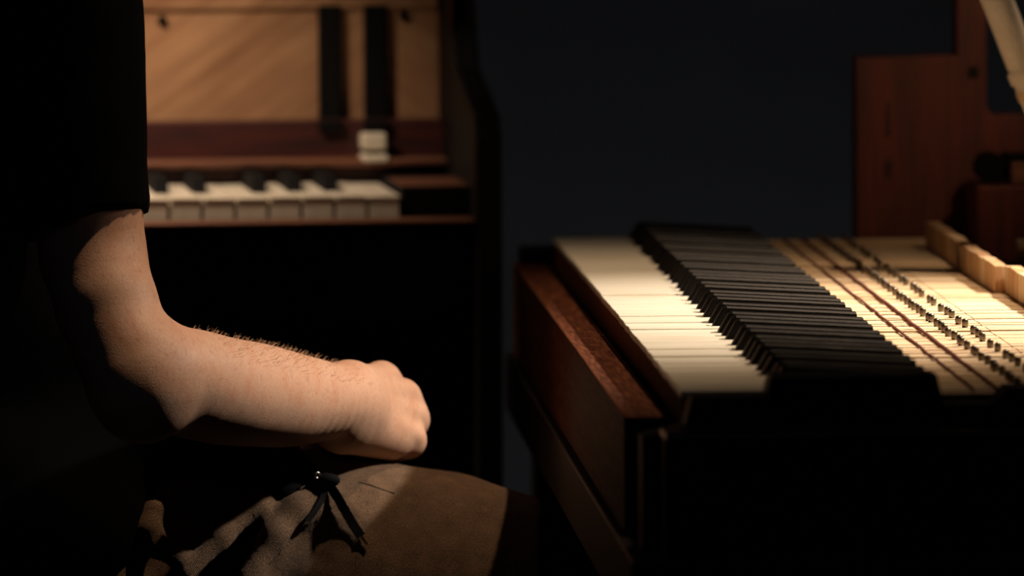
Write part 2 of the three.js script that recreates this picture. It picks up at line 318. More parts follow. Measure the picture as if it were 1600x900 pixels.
{
  const lamp = thing('unseen_pendant_lamp', 'unseen hanging lamp with a black cone shade, placed to light the upright keyboard', 'lamp');  // out of view above the frame, lights the upright's keys and panel
  const P = PENDANT_AT, aim = PENDANT_AIM.clone().sub(P).normalize();
  mesh('cord', rod(V(P.x, P.y + 0.09, P.z), V(P.x, RH, P.z), 0.003), M.blackPaint, lamp);
  mesh('ceiling_rose', rod(V(P.x, RH - 0.025, P.z), V(P.x, RH, P.z), 0.05, 0.05), M.blackPaint, lamp);
  const shade = lathe([[0.014, 0.085], [0.028, 0.08], [0.045, 0.04], [0.062, -0.02], [0.0605, -0.02], [0.0435, 0.038], [0.026, 0.077], [0.014, 0.082]], 40);
  shade.applyQuaternion(new THREE.Quaternion().setFromUnitVectors(V(0, -1, 0), aim)); shade.translate(P.x, P.y, P.z);
  mesh('lamp_shade', shade, M.blackPaint, lamp);
  mesh('bulb', new THREE.SphereGeometry(0.028, 20, 14).translate(P.x, P.y, P.z), std({ color: 0x221a10, emissive: WARM, emissiveIntensity: 3 }), lamp);
  const s = new THREE.SpotLight(0xffe2c8, PENDANT_POWER, 0, PENDANT_CONE, PENDANT_SOFT, 2);
  s.position.copy(P); s.target.position.copy(PENDANT_AIM); s.castShadow = true; s.shadow.radius = 1.2; s.shadow.mapSize.set(2048, 2048); s.shadow.camera.near = 0.04; s.shadow.bias = -0.0005;
  s.name = 'pendant_beam'; lamp.add(s, s.target);
}

{
  const lamp = thing('unseen_ceiling_spotlight', 'unseen black can spotlight on the ceiling, placed to light the person and the open piano', 'light');  // out of view, gives the weaker overhead light on arm and thigh
  const P = SPOT_AT, aim = SPOT_AIM.clone().sub(P).normalize();
  mesh('bracket', rod(V(P.x, P.y + 0.1, P.z), V(P.x, RH, P.z), 0.012), M.blackMetal, lamp);
  const can = lathe([[0, 0.16], [0.06, 0.16], [0.065, 0.15], [0.065, -0.05], [0.062, -0.05], [0.062, 0.145], [0, 0.15]], 36);
  can.applyQuaternion(new THREE.Quaternion().setFromUnitVectors(V(0, -1, 0), aim)); can.translate(P.x, P.y, P.z);
  mesh('can', can, M.blackMetal, lamp);
  mesh('bulb', new THREE.SphereGeometry(0.03, 20, 14).translate(P.x, P.y, P.z), std({ color: 0x221a10, emissive: WARM, emissiveIntensity: 3 }), lamp);
  const s = new THREE.SpotLight(0xffdab4, SPOT_POWER, 0, SPOT_CONE, SPOT_SOFT, 2);
  s.position.copy(P); s.target.position.copy(SPOT_AIM); s.castShadow = true; s.shadow.radius = 1.2; s.shadow.mapSize.set(2048, 2048); s.shadow.camera.near = 0.05; s.shadow.bias = -0.0005;
  s.name = 'spot_beam'; lamp.add(s, s.target);
}
{
  const lamp = thing('unseen_clip_light', 'unseen little black clip light on the back board, placed to light the red end board', 'light');  // out of view, there to light the bass end board
  const P = CLIP_AT, aim = CLIP_AIM.clone().sub(P).normalize();
  mesh('clip', box(0.783, 0.817, 0.772, 0.812, P.z - 0.02, P.z + 0.02, 0.003), M.blackMetal, lamp);
  mesh('stem', tube([V(0.80, 0.81, P.z), V(0.80, 0.95, P.z), V(0.775, 1.06, P.z + 0.01), P.clone().addScaledVector(aim, -0.045)], 0.004, 24, 8), M.blackMetal, lamp);
  const can = lathe([[0, 0.05], [0.018, 0.048], [0.022, 0.03], [0.026, -0.02], [0.0248, -0.02], [0.0205, 0.029], [0.0165, 0.045], [0, 0.047]], 28);
  can.applyQuaternion(new THREE.Quaternion().setFromUnitVectors(V(0, -1, 0), aim)); can.translate(P.x, P.y, P.z);
  mesh('can', can, M.blackMetal, lamp);
  mesh('bulb', new THREE.SphereGeometry(0.011, 16, 12).translate(P.x, P.y, P.z), std({ color: 0x221a10, emissive: WARM, emissiveIntensity: 1 }), lamp);
  const s = new THREE.SpotLight(0xffd0a0, CLIP_POWER, 0, 0.5, 0.9, 2);
  s.position.copy(P); s.target.position.copy(CLIP_AIM); s.castShadow = true; s.shadow.radius = 0.6; s.shadow.mapSize.set(1024, 1024); s.shadow.camera.near = 0.02; s.shadow.bias = -0.0005;
  s.name = 'clip_beam'; lamp.add(s, s.target);
}
{
  const lamp = thing('added_floor_light', 'added small black floor light, out of view, that brightens the dark back wall', 'light');  // added behind the pianos to lift the black background
  mesh('housing', box(0.4, 0.7, 0, 0.12, -6.36, -6.3, 0.006), M.blackMetal, lamp);
  mesh('lens', box(0.41, 0.69, 0.015, 0.105, -6.364, -6.36, 0.001), std({ color: 0x101216, emissive: 0xc4ccd8, emissiveIntensity: 0.3 }), lamp);
  const l = new THREE.RectAreaLight(0xd2d2d8, WASH_POWER * 8, 0.28, 0.09);
  l.position.set(0.55, 0.06, -6.37); l.lookAt(0.55, 0.5, -7.4); l.name = 'wash_glow'; lamp.add(l);
}

// ------------------------------------------------------------------ the upright behind
{
  const up = thing('upright_piano', 'old upright piano standing behind, its front panel off and pale wood showing', 'piano');
  const O = at(480, 340, 5.20); up.position.set(O.x, 0, O.z); up.rotation.y = 4 * Math.PI / 180;
  const Hy = (py, d) => 1.09 - (py + 450) / F * d, SN = Math.sin(4 * Math.PI / 180), CS = Math.cos(4 * Math.PI / 180);
  const U = (px, zl = 0) => { let u = 0; for (let i = 0; i < 4; i++) u = (at(px, 200, 5.2 + u * SN - zl * CS).x - O.x - zl * SN) / CS; return u; };   // along the case, for a point zl behind the key fronts
  const KT = Hy(305, 5.2), R = U(626), L0 = R - 52 * PITCH, CH = U(735), CO = U(776);
  const whiteTop = (() => { const g = 0.0006; return plan([[g, 0], [PITCH - g, 0], [PITCH - g, -0.15], [g, -0.15]], -0.0014, 0, 0.0004, 2); })();
  const front = box(0.0014, PITCH - 0.0014, -0.022, -0.0014, -0.15, -0.0008, 0.0004, 1);
  const cap = muv(loft([[-0.0055, -0.049], [-0.0045, -0.056], [-0.0045, -0.145]].map(([w, z], i) => { const y = i ? 0.0115 : 0.0; return [[-0.0052, -0.006, z], [w, y - 0.001, z], [w + 0.001, y, z], [-w - 0.001, y, z], [-w, y - 0.001, z], [0.0052, -0.006, z]].reverse(); })), 2);
  for (let i = 0; i < 52; i++) {
    const k = group('white_key', up); k.position.set(R - (i + 1) * PITCH, KT + (rnd() - 0.5) * 0.0008, 0);
    mesh('key_front', front, M.oldIvory, k); mesh('key_top', whiteTop, M.oldIvory, k);
  }
  for (let i = 1; i < 52; i++) {                     // i: the joint below the i-th white key counted from the top C
    const j = i % 7;                                 // 1: C|B none, 2: B|A, 3: A|G, 4: G|F, 5: F|E none, 6: E|D, 0: D|C
    if (j === 1 || j === 5) continue;
    const off = { 2: 0.0022, 3: 0, 4: -0.0022, 6: 0.0018, 0: -0.0018 }[j];
    const k = mesh('black_key', cap, M.blackPaint, up); k.position.set(R - i * PITCH + off, KT, 0);
  }
  const d1 = 5.35, d2 = 5.36, d3 = 5.40;
  mesh('key_block', box(R + 0.0012, CH, Hy(341, 5.2), KT + 0.0056, -0.155, -0.004, 0.001, 0), M.blackPaint, up);
  mesh('key_block_cap', box(R + 0.0014, CH - 0.0002, KT + 0.0056, KT + 0.0063, -0.10, -0.006, 0.0003, 0), M.uprightBrown, up);
  mesh('key_slip', box(L0 - 0.05, CH, Hy(352, 5.17), Hy(343, 5.17), 0.0045, 0.03, 0.0022, 0), M.uprightBrown, up);
  mesh('keybed', box(L0 - 0.05, CH, 0.66, Hy(352, 5.17) - 0.001, -0.20, 0.012, 0.002, 0), M.blackPaint, up);
  mesh('name_board', box(L0 - 0.05, CH, KT - 0.02, Hy(258, d1), -0.165, -0.152, 0.001, 0), M.uprightRed, up);
  mesh('moulding', box(L0 - 0.05, CH, Hy(258, d1), Hy(246, d1), -0.175, -0.138, 0.002, 0), M.uprightBrown, up);
  mesh('fall_board', box(L0 - 0.05, CH, Hy(246, d2), Hy(187, d2), -0.19, -0.165, 0.001, 0), M.uprightRed, up);
  mesh('sound_panel', box(L0 - 0.05, U(714, -0.2), Hy(190, d3), Hy(8, d3), -0.212, -0.200, 0.001, 0), M.board, up);
  mesh('panel_rail', box(L0 - 0.05, CH, Hy(12, d3), 0.915, -0.212, -0.197, 0.002, 0), M.board, up);
  mesh('upper_panel', box(L0 - 0.05, CH, 0.915, 1.20, -0.212, -0.195, 0.001, 0), M.uprightRed, up);
  mesh('inner_post', box(U(712, -0.2), CH, Hy(246, d2), 1.20, -0.21, -0.12, 0.003, 1), M.uprightRed, up);
  for (const [a, b, low] of [[498, 535, 205], [569, 607, 200]]) mesh('iron_bar', box(U(a, -0.196), U(b, -0.196), Hy(low, d2), Hy(9, d2), -0.200, -0.194, 0.002, 1), M.blackPaint, up);
  for (const [a, b, low] of [[498, 535, 205], [569, 607, 203]]) mesh('bar_foot', box(U(a, -0.163), U(b, -0.163), Hy(low, d2), Hy(186, d2), -0.1652, -0.1605, 0.001, 1), M.blackPaint, up);
  const tagp = mesh('white_block', box(U(565, -0.15), U(604, -0.15), Hy(232, d2), Hy(206, d2), -0.17, -0.146, 0.0022, 0), M.oldIvory, up);
  mesh('white_foot', box(U(564, -0.15), U(605, -0.15), Hy(250, d2), Hy(239, d2), -0.168, -0.137, 0.0018, 0), M.oldIvory, up);
  mesh('white_neck', box(U(572, -0.15), U(597, -0.15), Hy(240, d2), Hy(231, d2), -0.166, -0.152, 0.001, 0), M.blackPaint, up);
  for (const [px, py] of [[255, 28], [632, 24]]) { const c = new THREE.CylinderGeometry(0.0034, 0.0042, 0.003, 16); c.rotateX(Math.PI / 2); c.translate(U(px, -0.2), Hy(py, d3), -0.199); mesh('bolt', c, M.blackMetal, up); }
  for (const [a, b] of [[CH, CO], [L0 - 0.075, L0 - 0.05]]) {
    const s = new THREE.Shape([[0.03, 0], [0.03, 0.79], [0.02, 0.806], [-0.10, 0.835], [-0.14, 0.90], [-0.165, 1.20], [-0.46, 1.20], [-0.46, 0]].map(([z, y]) => new THREE.Vector2(-z, y)));
    const g = new THREE.ExtrudeGeometry(s, { depth: b - a - 0.003, bevelEnabled: true, bevelSize: 0.0015, bevelOffset: -0.0015, bevelThickness: 0.0015, bevelSegments: 1 });
    g.rotateY(Math.PI / 2); g.translate(a + 0.0015, 0, 0);
    mesh('side_panel', muv(flat(g), 1), M.case, up);
  }
  mesh('lid', box(L0 - 0.09, CO + 0.015, 1.20, 1.225, -0.47, -0.15, 0.004, 0), M.case, up);
  mesh('lower_panel', box(L0 - 0.05, CH, 0.06, 0.66, -0.22, -0.20, 0.002, 0), M.blackPaint, up);
  mesh('plinth', box(L0 - 0.05, CH, 0, 0.06, -0.24, -0.19, 0.002, 0), M.blackPaint, up);
  mesh('back_panel', box(L0 - 0.05, CH, 0, 1.20, -0.46, -0.44, 0.002, 0), M.blackPaint, up);
}

// ------------------------------------------------------------------ signed distances and surface nets
function cone(a, b, r0, r1) {                        // a tapered capsule
  const bx = b.x - a.x, by = b.y - a.y, bz = b.z - a.z, L = bx * bx + by * by + bz * bz;
  return (x, y, z) => { const px = x - a.x, py = y - a.y, pz = z - a.z, t = clamp((px * bx + py * by + pz * bz) / L); const dx = px - bx * t, dy = py - by * t, dz = pz - bz * t; return Math.sqrt(dx * dx + dy * dy + dz * dz) - (r0 + (r1 - r0) * t); };
}
const ball = (c, r) => (x, y, z) => Math.hypot(x - c.x, y - c.y, z - c.z) - r;
function ellipsoid(c, rx, ry, rz, q) {
  const iq = q ? q.clone().invert() : null, m = Math.min(rx, ry, rz), v = V();
  return (x, y, z) => { v.set(x - c.x, y - c.y, z - c.z); if (iq) v.applyQuaternion(iq); const k0 = Math.hypot(v.x / rx, v.y / ry, v.z / rz), k1 = Math.hypot(v.x / rx / rx, v.y / ry / ry, v.z / rz / rz); return k1 > 1e-9 ? k0 * (k0 - 1) / k1 : -m; };
}
const squash = (f, zc, s) => (x, y, z) => f(x, y, zc + (z - zc) * s);
const smin = (a, b, k) => { const h = Math.max(k - Math.abs(a - b), 0) / k; return Math.min(a, b) - h * h * k * 0.25; };
const union = (k, ...fs) => (x, y, z) => { let d = fs[0](x, y, z); for (let i = 1; i < fs.length; i++) d = smin(d, fs[i](x, y, z), k); return d; };
const chain = (k, pts) => union(k, ...pts.slice(1).map((p, i) => cone(pts[i][0], p[0], pts[i][1], p[1])));
function sweep(pts, n) {                              // a limb whose thickness changes smoothly along a curve
  const c = new THREE.CatmullRomCurve3(pts.map((q) => q[0])), r = new THREE.CatmullRomCurve3(pts.map((q, i) => V(i, q[1] * 100, 0))), ring = [];
  for (let i = 0; i <= n; i++) ring.push([c.getPoint(i / n), r.getPoint(i / n).y / 100]);
  const fs = ring.slice(1).map((q, i) => cone(ring[i][0], q[0], ring[i][1], q[1]));
  return (x, y, z) => { let d = 1e9; for (const f of fs) d = Math.min(d, f(x, y, z)); return d; };
}
function nets(f, lo, hi, cell, uvOf) {
  const nx = Math.ceil((hi.x - lo.x) / cell) + 1, ny = Math.ceil((hi.y - lo.y) / cell) + 1, nz = Math.ceil((hi.z - lo.z) / cell) + 1;
  const val = new Float32Array(nx * ny * nz), I = (i, j, k) => (k * ny + j) * nx + i;
  for (let k = 0; k < nz; k++) for (let j = 0; j < ny; j++) for (let i = 0; i < nx; i++) val[I(i, j, k)] = f(lo.x + i * cell, lo.y + j * cell, lo.z + k * cell);
  const idx = new Int32Array(nx * ny * nz).fill(-1), pos = [], faces = [];
  const E = [[0, 1], [2, 3], [4, 5], [6, 7], [0, 2], [1, 3], [4, 6], [5, 7], [0, 4], [1, 5], [2, 6], [3, 7]];
  for (let k = 0; k + 1 < nz; k++) for (let j = 0; j + 1 < ny; j++) for (let i = 0; i + 1 < nx; i++) {
    const c = []; let neg = 0;
    for (let b = 0; b < 8; b++) { const v = val[I(i + (b & 1), j + (b >> 1 & 1), k + (b >> 2))]; c.push(v); if (v < 0) neg++; }
    if (!neg || neg === 8) continue;
    let x = 0, y = 0, z = 0, n = 0;
    for (const [a, b] of E) if (c[a] < 0 !== c[b] < 0) { const t = c[a] / (c[a] - c[b]); x += lerp(a & 1, b & 1, t); y += lerp(a >> 1 & 1, b >> 1 & 1, t); z += lerp(a >> 2, b >> 2, t); n++; }
    idx[I(i, j, k)] = pos.length / 3;
    pos.push(lo.x + (i + x / n) * cell, lo.y + (j + y / n) * cell, lo.z + (k + z / n) * cell);
  }
  const quad = (a, b, c, d, flip) => { if (a < 0 || b < 0 || c < 0 || d < 0) return; flip ? faces.push(a, c, b, a, d, c) : faces.push(a, b, c, a, c, d); };
  for (let k = 1; k + 1 < nz; k++) for (let j = 1; j + 1 < ny; j++) for (let i = 1; i + 1 < nx; i++) {
    const s = val[I(i, j, k)] < 0;
    if (s !== val[I(i + 1, j, k)] < 0) quad(idx[I(i, j - 1, k - 1)], idx[I(i, j, k - 1)], idx[I(i, j, k)], idx[I(i, j - 1, k)], !s);
    if (s !== val[I(i, j + 1, k)] < 0) quad(idx[I(i - 1, j, k - 1)], idx[I(i - 1, j, k)], idx[I(i, j, k)], idx[I(i, j, k - 1)], !s);
    if (s !== val[I(i, j, k + 1)] < 0) quad(idx[I(i - 1, j - 1, k)], idx[I(i, j - 1, k)], idx[I(i, j, k)], idx[I(i - 1, j, k)], !s);
  }
  const nor = new Float32Array(pos.length), uv = new Float32Array(pos.length / 3 * 2), e = cell * 0.5;
  for (let i = 0; i < pos.length; i += 3) {
    const [x, y, z] = [pos[i], pos[i + 1], pos[i + 2]];
    const a = f(x + e, y, z) - f(x - e, y, z), b = f(x, y + e, z) - f(x, y - e, z), c = f(x, y, z + e) - f(x, y, z - e), l = Math.hypot(a, b, c) || 1;
    nor[i] = a / l; nor[i + 1] = b / l; nor[i + 2] = c / l;
    const q = uvOf ? uvOf(x, y, z) : [x * 0.8 + z * 0.6, y]; uv[i / 3 * 2] = q[0]; uv[i / 3 * 2 + 1] = q[1];
  }
  const g = new THREE.BufferGeometry();
  g.setAttribute('position', new THREE.Float32BufferAttribute(pos, 3)); g.setAttribute('normal', new THREE.BufferAttribute(nor, 3)); g.setAttribute('uv', new THREE.BufferAttribute(uv, 2)); g.setIndex(faces);
  return g;
}
const cut = (f, p, n) => (x, y, z) => Math.max(f(x, y, z), (x - p.x) * n.x + (y - p.y) * n.y + (z - p.z) * n.z);

// ------------------------------------------------------------------ the person
{
  const person = thing('person', 'seated person in a black tee and brown wool shorts, right fist resting on the thigh', 'person');
  // right arm, as joints
  const sh = at(86, -170, 4.45), mid = at(145, 400, 4.41), el = at(250, 588, 4.37), f1 = at(350, 611, 4.43), f2 = at(446, 624, 4.50), wr = at(545, 627, 4.56);
  const MCP = [at(594, 594, 4.625), at(626, 622, 4.640), at(641, 657, 4.637), at(638, 690, 4.618)];
  const CARP = [at(545, 604, 4.570), at(548, 618, 4.566), at(548, 636, 4.562), at(545, 652, 4.560)];
  const d = MCP[1].clone().add(MCP[2]).sub(CARP[1]).sub(CARP[2]).normalize(), l = MCP[3].clone().sub(MCP[0]).normalize();
  const b = l.clone().cross(d).normalize(); if (b.z < 0) b.negate(); const p = b.clone().negate();
  const along = (o, ...pairs) => { const q = o.clone(); for (let i = 0; i < pairs.length; i += 2) q.addScaledVector(pairs[i], pairs[i + 1]); return q; };
  const armF = union(0.016, chain(0.004, [[sh, 0.042], [mid, 0.0318], [at(167, 480, 4.39), 0.0305], [at(208, 590, 4.365), 0.029]]), sweep([[el, 0.0312], [at(300, 600, 4.40), 0.0330], [f1, 0.0326], [at(400, 617, 4.465), 0.0316], [f2, 0.0296], [at(500, 626, 4.53), 0.0250], [wr, 0.0205]], 22));
  const olecranon = ball(at(222, 632, 4.355), 0.021), styloid = ball(at(528, 668, 4.545), 0.011);
  const fingers = MCP.map((m, i) => {
    const len = [0.040, 0.044, 0.041, 0.033][i], r = [0.0098, 0.0102, 0.0096, 0.0086][i];
    const pip = along(m, d, len * 0.22, p, len * 0.95), dip2 = along(pip, d, -0.019 - 0.002 * (i === 1), p, 0.012), tip = along(dip2, d, -0.012, p, -0.012);
    return union(0.004, cone(m, pip, r * 1.02, r * 0.94), cone(pip, dip2, r * 0.94, r * 0.86), cone(dip2, tip, r * 0.86, r * 0.78));
  });
  const metas = MCP.map((m, i) => cone(CARP[i], m, 0.0135, [0.0100, 0.0104, 0.0098, 0.0092][i]));
  const knuckles = MCP.map((m, i) => ball(along(m, b, 0.0012), [0.0106, 0.0112, 0.0106, 0.0098][i]));
  const tendons = MCP.map((m, i) => cone(along(CARP[i], b, 0.0105), along(m, b, 0.0085, d, -0.006), 0.0024, 0.0026));
  const palm = union(0.012, cone(along(CARP[1], p, 0.012), along(MCP[1], p, 0.014, d, -0.012), 0.016, 0.014), cone(along(CARP[2], p, 0.012), along(MCP[2], p, 0.014, d, -0.012), 0.016, 0.014), cone(along(CARP[3], p, 0.004, l, 0.004), at(606, 686, 4.600), 0.0165, 0.0125));
  const th0 = along(CARP[0], p, 0.016, d, 0.008), th1 = along(th0, d, 0.030, p, 0.018), th2 = along(th1, d, 0.018, p, 0.022, l, 0.010), th3 = along(th2, p, 0.006, l, 0.022, d, -0.004);
  const thumb = union(0.006, cone(th0, th1, 0.0135, 0.0115), cone(th1, th2, 0.0112, 0.0100), cone(th2, th3, 0.0100, 0.0085));
  const handF = (x, y, z) => {
    let q = metas[0](x, y, z); for (let i = 1; i < 4; i++) q = smin(q, metas[i](x, y, z), 0.014);
    q = smin(q, palm(x, y, z), 0.012);
    for (let i = 0; i < 4; i++) q = smin(q, knuckles[i](x, y, z), 0.007);
    for (const t of tendons) q = smin(q, t(x, y, z), 0.006);
    let g = fingers[0](x, y, z); for (let i = 1; i < 4; i++) g = smin(g, fingers[i](x, y, z), 0.004);
    q = smin(q, g, 0.004); return smin(q, thumb(x, y, z), 0.006);
  };
  const vein = tube([at(470, 590, 4.50), at(540, 600, 4.55), at(590, 640, 4.60)], 0.001);
  const rightArm = (x, y, z) => {
    let q = armF(x, y, z); q = smin(q, olecranon(x, y, z), 0.02); q = smin(q, styloid(x, y, z), 0.010);
    return smin(q, handF(x, y, z), 0.016) + 0.0003 * fbm(x * 38, y * 38, z * 38, 2);
  };
  const foreAxis = wr.clone().sub(el).normalize(), fu = V(0, 1, 0).addScaledVector(foreAxis, -foreAxis.y).normalize(), fv = foreAxis.clone().cross(fu);
  const armUv = (x, y, z) => [x - 0.6 * z, y + 0.3 * z];
  // torso and the rest
  const zc = -4.62;
  const torso = squash(chain(0.09, [[V(-0.20, 0.56, zc), 0.105], [V(-0.165, 0.72, zc), 0.095], [V(-0.125, 0.90, zc), 0.105], [V(-0.105, 0.985, zc), 0.075]]), zc, 0.66);
  const shL = V(-0.08, 0.985, zc - 0.175), elL = V(-0.13, 0.70, zc - 0.215), wrL = V(-0.07, 0.545, zc - 0.20);
  const leftArm = union(0.02, cone(shL, elL, 0.046, 0.036), cone(elL, wrL, 0.036, 0.022), ...[0, 1, 2, 3].flatMap((i) => { const o = wrL.clone().add(V(0.02, -0.03, -0.022 + i * 0.015)), k = o.clone().add(V(0.028, -0.028, 0)); return [cone(wrL, o, 0.016, 0.011), cone(o, k, 0.0095, 0.0085), cone(k, k.clone().add(V(0.004, -0.03, 0)), 0.0085, 0.0075)]; }), cone(wrL, wrL.clone().add(V(0.045, -0.03, 0.035)), 0.014, 0.009));
  const neck0 = V(-0.10, 1.00, zc), head = V(-0.015, 1.185, zc), tilt = new THREE.Quaternion().setFromAxisAngle(V(0, 0, 1), -0.30);
  const H = (x, y, z) => V(x, y, z).applyQuaternion(tilt).add(head);
  const headF = union(0.02, ellipsoid(H(-0.012, 0.03, 0), 0.094, 0.092, 0.075, tilt), ellipsoid(H(0.028, -0.045, 0), 0.062, 0.068, 0.056, tilt), cone(H(0.088, 0.012, 0), H(0.108, -0.020, 0), 0.007, 0.012), ellipsoid(H(0.083, -0.062, 0), 0.012, 0.010, 0.022, tilt), ellipsoid(H(0.07, -0.098, 0), 0.022, 0.018, 0.024, tilt),
    ellipsoid(H(0.078, 0.03, 0.03), 0.014, 0.008, 0.022, tilt), ellipsoid(H(0.078, 0.03, -0.03), 0.014, 0.008, 0.022, tilt), ellipsoid(H(-0.005, -0.01, 0.077), 0.018, 0.03, 0.01, tilt), ellipsoid(H(-0.005, -0.01, -0.077), 0.018, 0.03, 0.01, tilt));
  const neck = cone(neck0, H(-0.02, -0.06, 0), 0.056, 0.05);
  const hipR = V(-0.20, 0.55, -4.545), knR = V(0.195, 0.533, -4.605), hipL = V(-0.20, 0.55, -4.70), knL = V(0.20, 0.488, -4.84), anR = V(0.17, 0.09, -4.60), anL = V(0.19, 0.09, -4.86);
  const legs = union(0.015, cone(hipR, knR, 0.072, 0.052), cone(knR, anR, 0.050, 0.036), cone(hipL, knL, 0.072, 0.052), cone(knL, anL, 0.052, 0.036));
  const upperStub = cone(sh, sh.clone().lerp(mid, 0.72), 0.040, 0.028);
  const rest = (x, y, z) => { let q = smin(torso(x, y, z), neck(x, y, z), 0.04); q = smin(q, leftArm(x, y, z), 0.02); q = smin(q, legs(x, y, z), 0.02); return smin(q, upperStub(x, y, z), 0.02); };
  const upperUv = (x, y, z) => [y, Math.atan2(z - zc, x) * 0.1];
  const hem = at(190, 334, 4.415), armDown = mid.clone().sub(sh).normalize();
  const split = hem.clone().addScaledVector(armDown, -0.05);
  const body = mergeGeometries([
    nets(cut((x, y, z) => rightArm(x, y, z), split, armDown.clone().negate()), V(-0.06, 0.595, -4.715), V(0.22, 0.87, -4.30), 0.0027, armUv),
    nets(cut(headF, H(-0.02, -0.075, 0), V(-0.3, -1, 0).normalize()), V(-0.16, 1.03, zc - 0.11), V(0.13, 1.33, zc + 0.11), 0.005, upperUv),
    nets(cut(rest, V(0, 0, 0), V(0, -1, 0)), V(-0.36, 0.02, -4.97), V(0.29, 1.16, -4.33), 0.011, upperUv),
  ]);
  mesh('body', body, M.skin, person);
  { // fine hairs on the forearm
    const n0 = V(), parts = [], pa = body.attributes.position, na = body.attributes.normal;
    let tries = 0;
    while (parts.length < 800 && tries++ < 60000) {
      const i = Math.floor(rnd() * pa.count * 0.7), q = V(pa.getX(i), pa.getY(i), pa.getZ(i)), s = q.clone().sub(el).dot(foreAxis);
      if (s < 0.03 || s > 0.215 || q.clone().sub(el).addScaledVector(foreAxis, -s).length() > 0.06) continue;
      n0.set(na.getX(i), na.getY(i), na.getZ(i));
      if (n0.y < 0.45) continue;
      const dir = foreAxis.clone().multiplyScalar(0.8 + rnd() * 0.4).addScaledVector(n0, 0.55).add(V(rnd() - 0.5, rnd() - 0.5, rnd() - 0.5).multiplyScalar(0.5)).normalize(), L = 0.0028 + rnd() * 0.0038;
      const side = dir.clone().cross(n0).normalize().multiplyScalar(0.00007), m1 = q.clone().addScaledVector(dir, L * 0.55).addScaledVector(n0, L * 0.12), e1 = q.clone().addScaledVector(dir, L);
      q.addScaledVector(n0, -0.0003);
      const g = new THREE.BufferGeometry(), up2 = n0.clone().multiplyScalar(0.00012), A = q.clone().add(side), B = q.clone().sub(side), C = q.clone().add(up2), A2 = m1.clone().addScaledVector(side, 0.7), B2 = m1.clone().addScaledVector(side, -0.7), C2 = m1.clone().add(up2);
      const P3 = [A, A2, B2, A, B2, B, B, B2, C2, B, C2, C, C, C2, A2, C, A2, A, A2, e1, B2, B2, e1, C2, C2, e1, A2];
      g.setAttribute('position', new THREE.Float32BufferAttribute(P3.flatMap((v) => [v.x, v.y, v.z]), 3)); g.computeVertexNormals();
      parts.push(g);
    }
    const h = mesh('arm_hair', mergeGeometries(parts), M.armHair, person); h.userData.kind = 'stuff';
  }
  const hairF = cut(cut(ellipsoid(H(-0.018, 0.038, 0), 0.103, 0.101, 0.085, tilt), H(0.062, 0.05, 0), V(0.85, -0.5, 0).normalize()), H(-0.02, -0.055, 0), V(0.25, -1, 0).normalize());
  mesh('hair', nets((x, y, z) => hairF(x, y, z) + 0.004 * fbm(x * 60, y * 60, z * 60, 2), V(-0.16, 1.08, zc - 0.11), V(0.12, 1.34, zc + 0.11), 0.006), M.hair, person);
  for (const s of [-1, 1]) { const c = H(0.069, 0.008, 0.03 * s); mesh('eye', new THREE.SphereGeometry(0.0105, 16, 12).translate(c.x, c.y, c.z), M.eye, person); }
  // shirt: trunk, sleeves with a straight hem, and the front falling into the lap
  const slvEnd = at(136, 420, 4.412), slv = cut(cone(at(76, -170, 4.45), slvEnd, 0.055, 0.0375), hem, armDown.clone().add(V(0.10, 0, 0)).normalize());
  const slvL = cut(cone(shL, elL, 0.062, 0.052), V(-0.12, 0.78, zc - 0.21), V(-0.1, -1, -0.1).normalize());
  const trunk = squash(chain(0.09, [[V(-0.205, 0.56, zc), 0.118], [V(-0.17, 0.72, zc), 0.108], [V(-0.125, 0.90, zc), 0.115], [V(-0.105, 0.985, zc), 0.088]]), zc, 0.66);
  const drape = squash(cone(V(-0.09, 0.74, zc + 0.01), at(432, 742, 4.60), 0.06, 0.022), zc, 0.45);
  const yoke = union(0.02, cone(V(sh.x - 0.01, sh.y, sh.z), V(-0.10, 1.0, zc), 0.060, 0.068), cone(shL, V(-0.10, 1.0, zc), 0.064, 0.068));
  const hipCover = cone(V(-0.24, 0.575, -4.545), V(-0.072, 0.60, -4.545), 0.130, 0.094);
  const shirtF = (x, y, z) => { let q = smin(trunk(x, y, z), drape(x, y, z), 0.05); q = smin(q, hipCover(x, y, z), 0.04); q = smin(q, slv(x, y, z), 0.025); q = smin(q, slvL(x, y, z), 0.03); q = smin(q, yoke(x, y, z), 0.03); q = Math.max(q, 0.082 - Math.hypot(x + 0.075, y - 1.085, z - zc)); return q + 0.006 * fbm(x * 9, y * 11, z * 9, 3); };
  const trunkShirt = (x, y, z) => Math.max(shirtF(x, y, z), 0.515 - y);
  mesh('shirt', nets(trunkShirt, V(-0.37, 0.50, -4.93), V(0.16, 1.10, -4.33), 0.0062), M.shirt, person);
  // wool shorts, with the folds that run from the lap to the hip
  const hemR = V(0.256, 0.53, -4.605), hemN = V(1, -0.10, 0.02).normalize(), hemL = V(0.235, 0.5, -4.85);
  const thighR = cut(chain(0.008, [[V(-0.20, 0.555, -4.545), 0.103], [at(500, 905, 4.60), 0.080], [at(680, 930, 4.605), 0.0765], [at(865, 980, 4.605), 0.0755]]), hemR, hemN);
  const thighL = cut(chain(0.008, [[V(-0.20, 0.555, -4.70), 0.10], [V(0.08, 0.518, -4.78), 0.080], [V(0.30, 0.475, -4.87), 0.074]]), hemL, hemN);
  const seat = squash(ball(V(-0.22, 0.59, zc), 0.118), zc, 0.62);
  const cloth = (x, y, z) => smin(smin(thighR(x, y, z), thighL(x, y, z), 0.012), seat(x, y, z), 0.05);
  const met = (px, py, lift) => { for (let z = 4.34; z < 4.80; z += 0.001) { const q = at(px, py, z); if (cloth(q.x, q.y, q.z) < lift) return q; } return at(px, py, 4.5); };
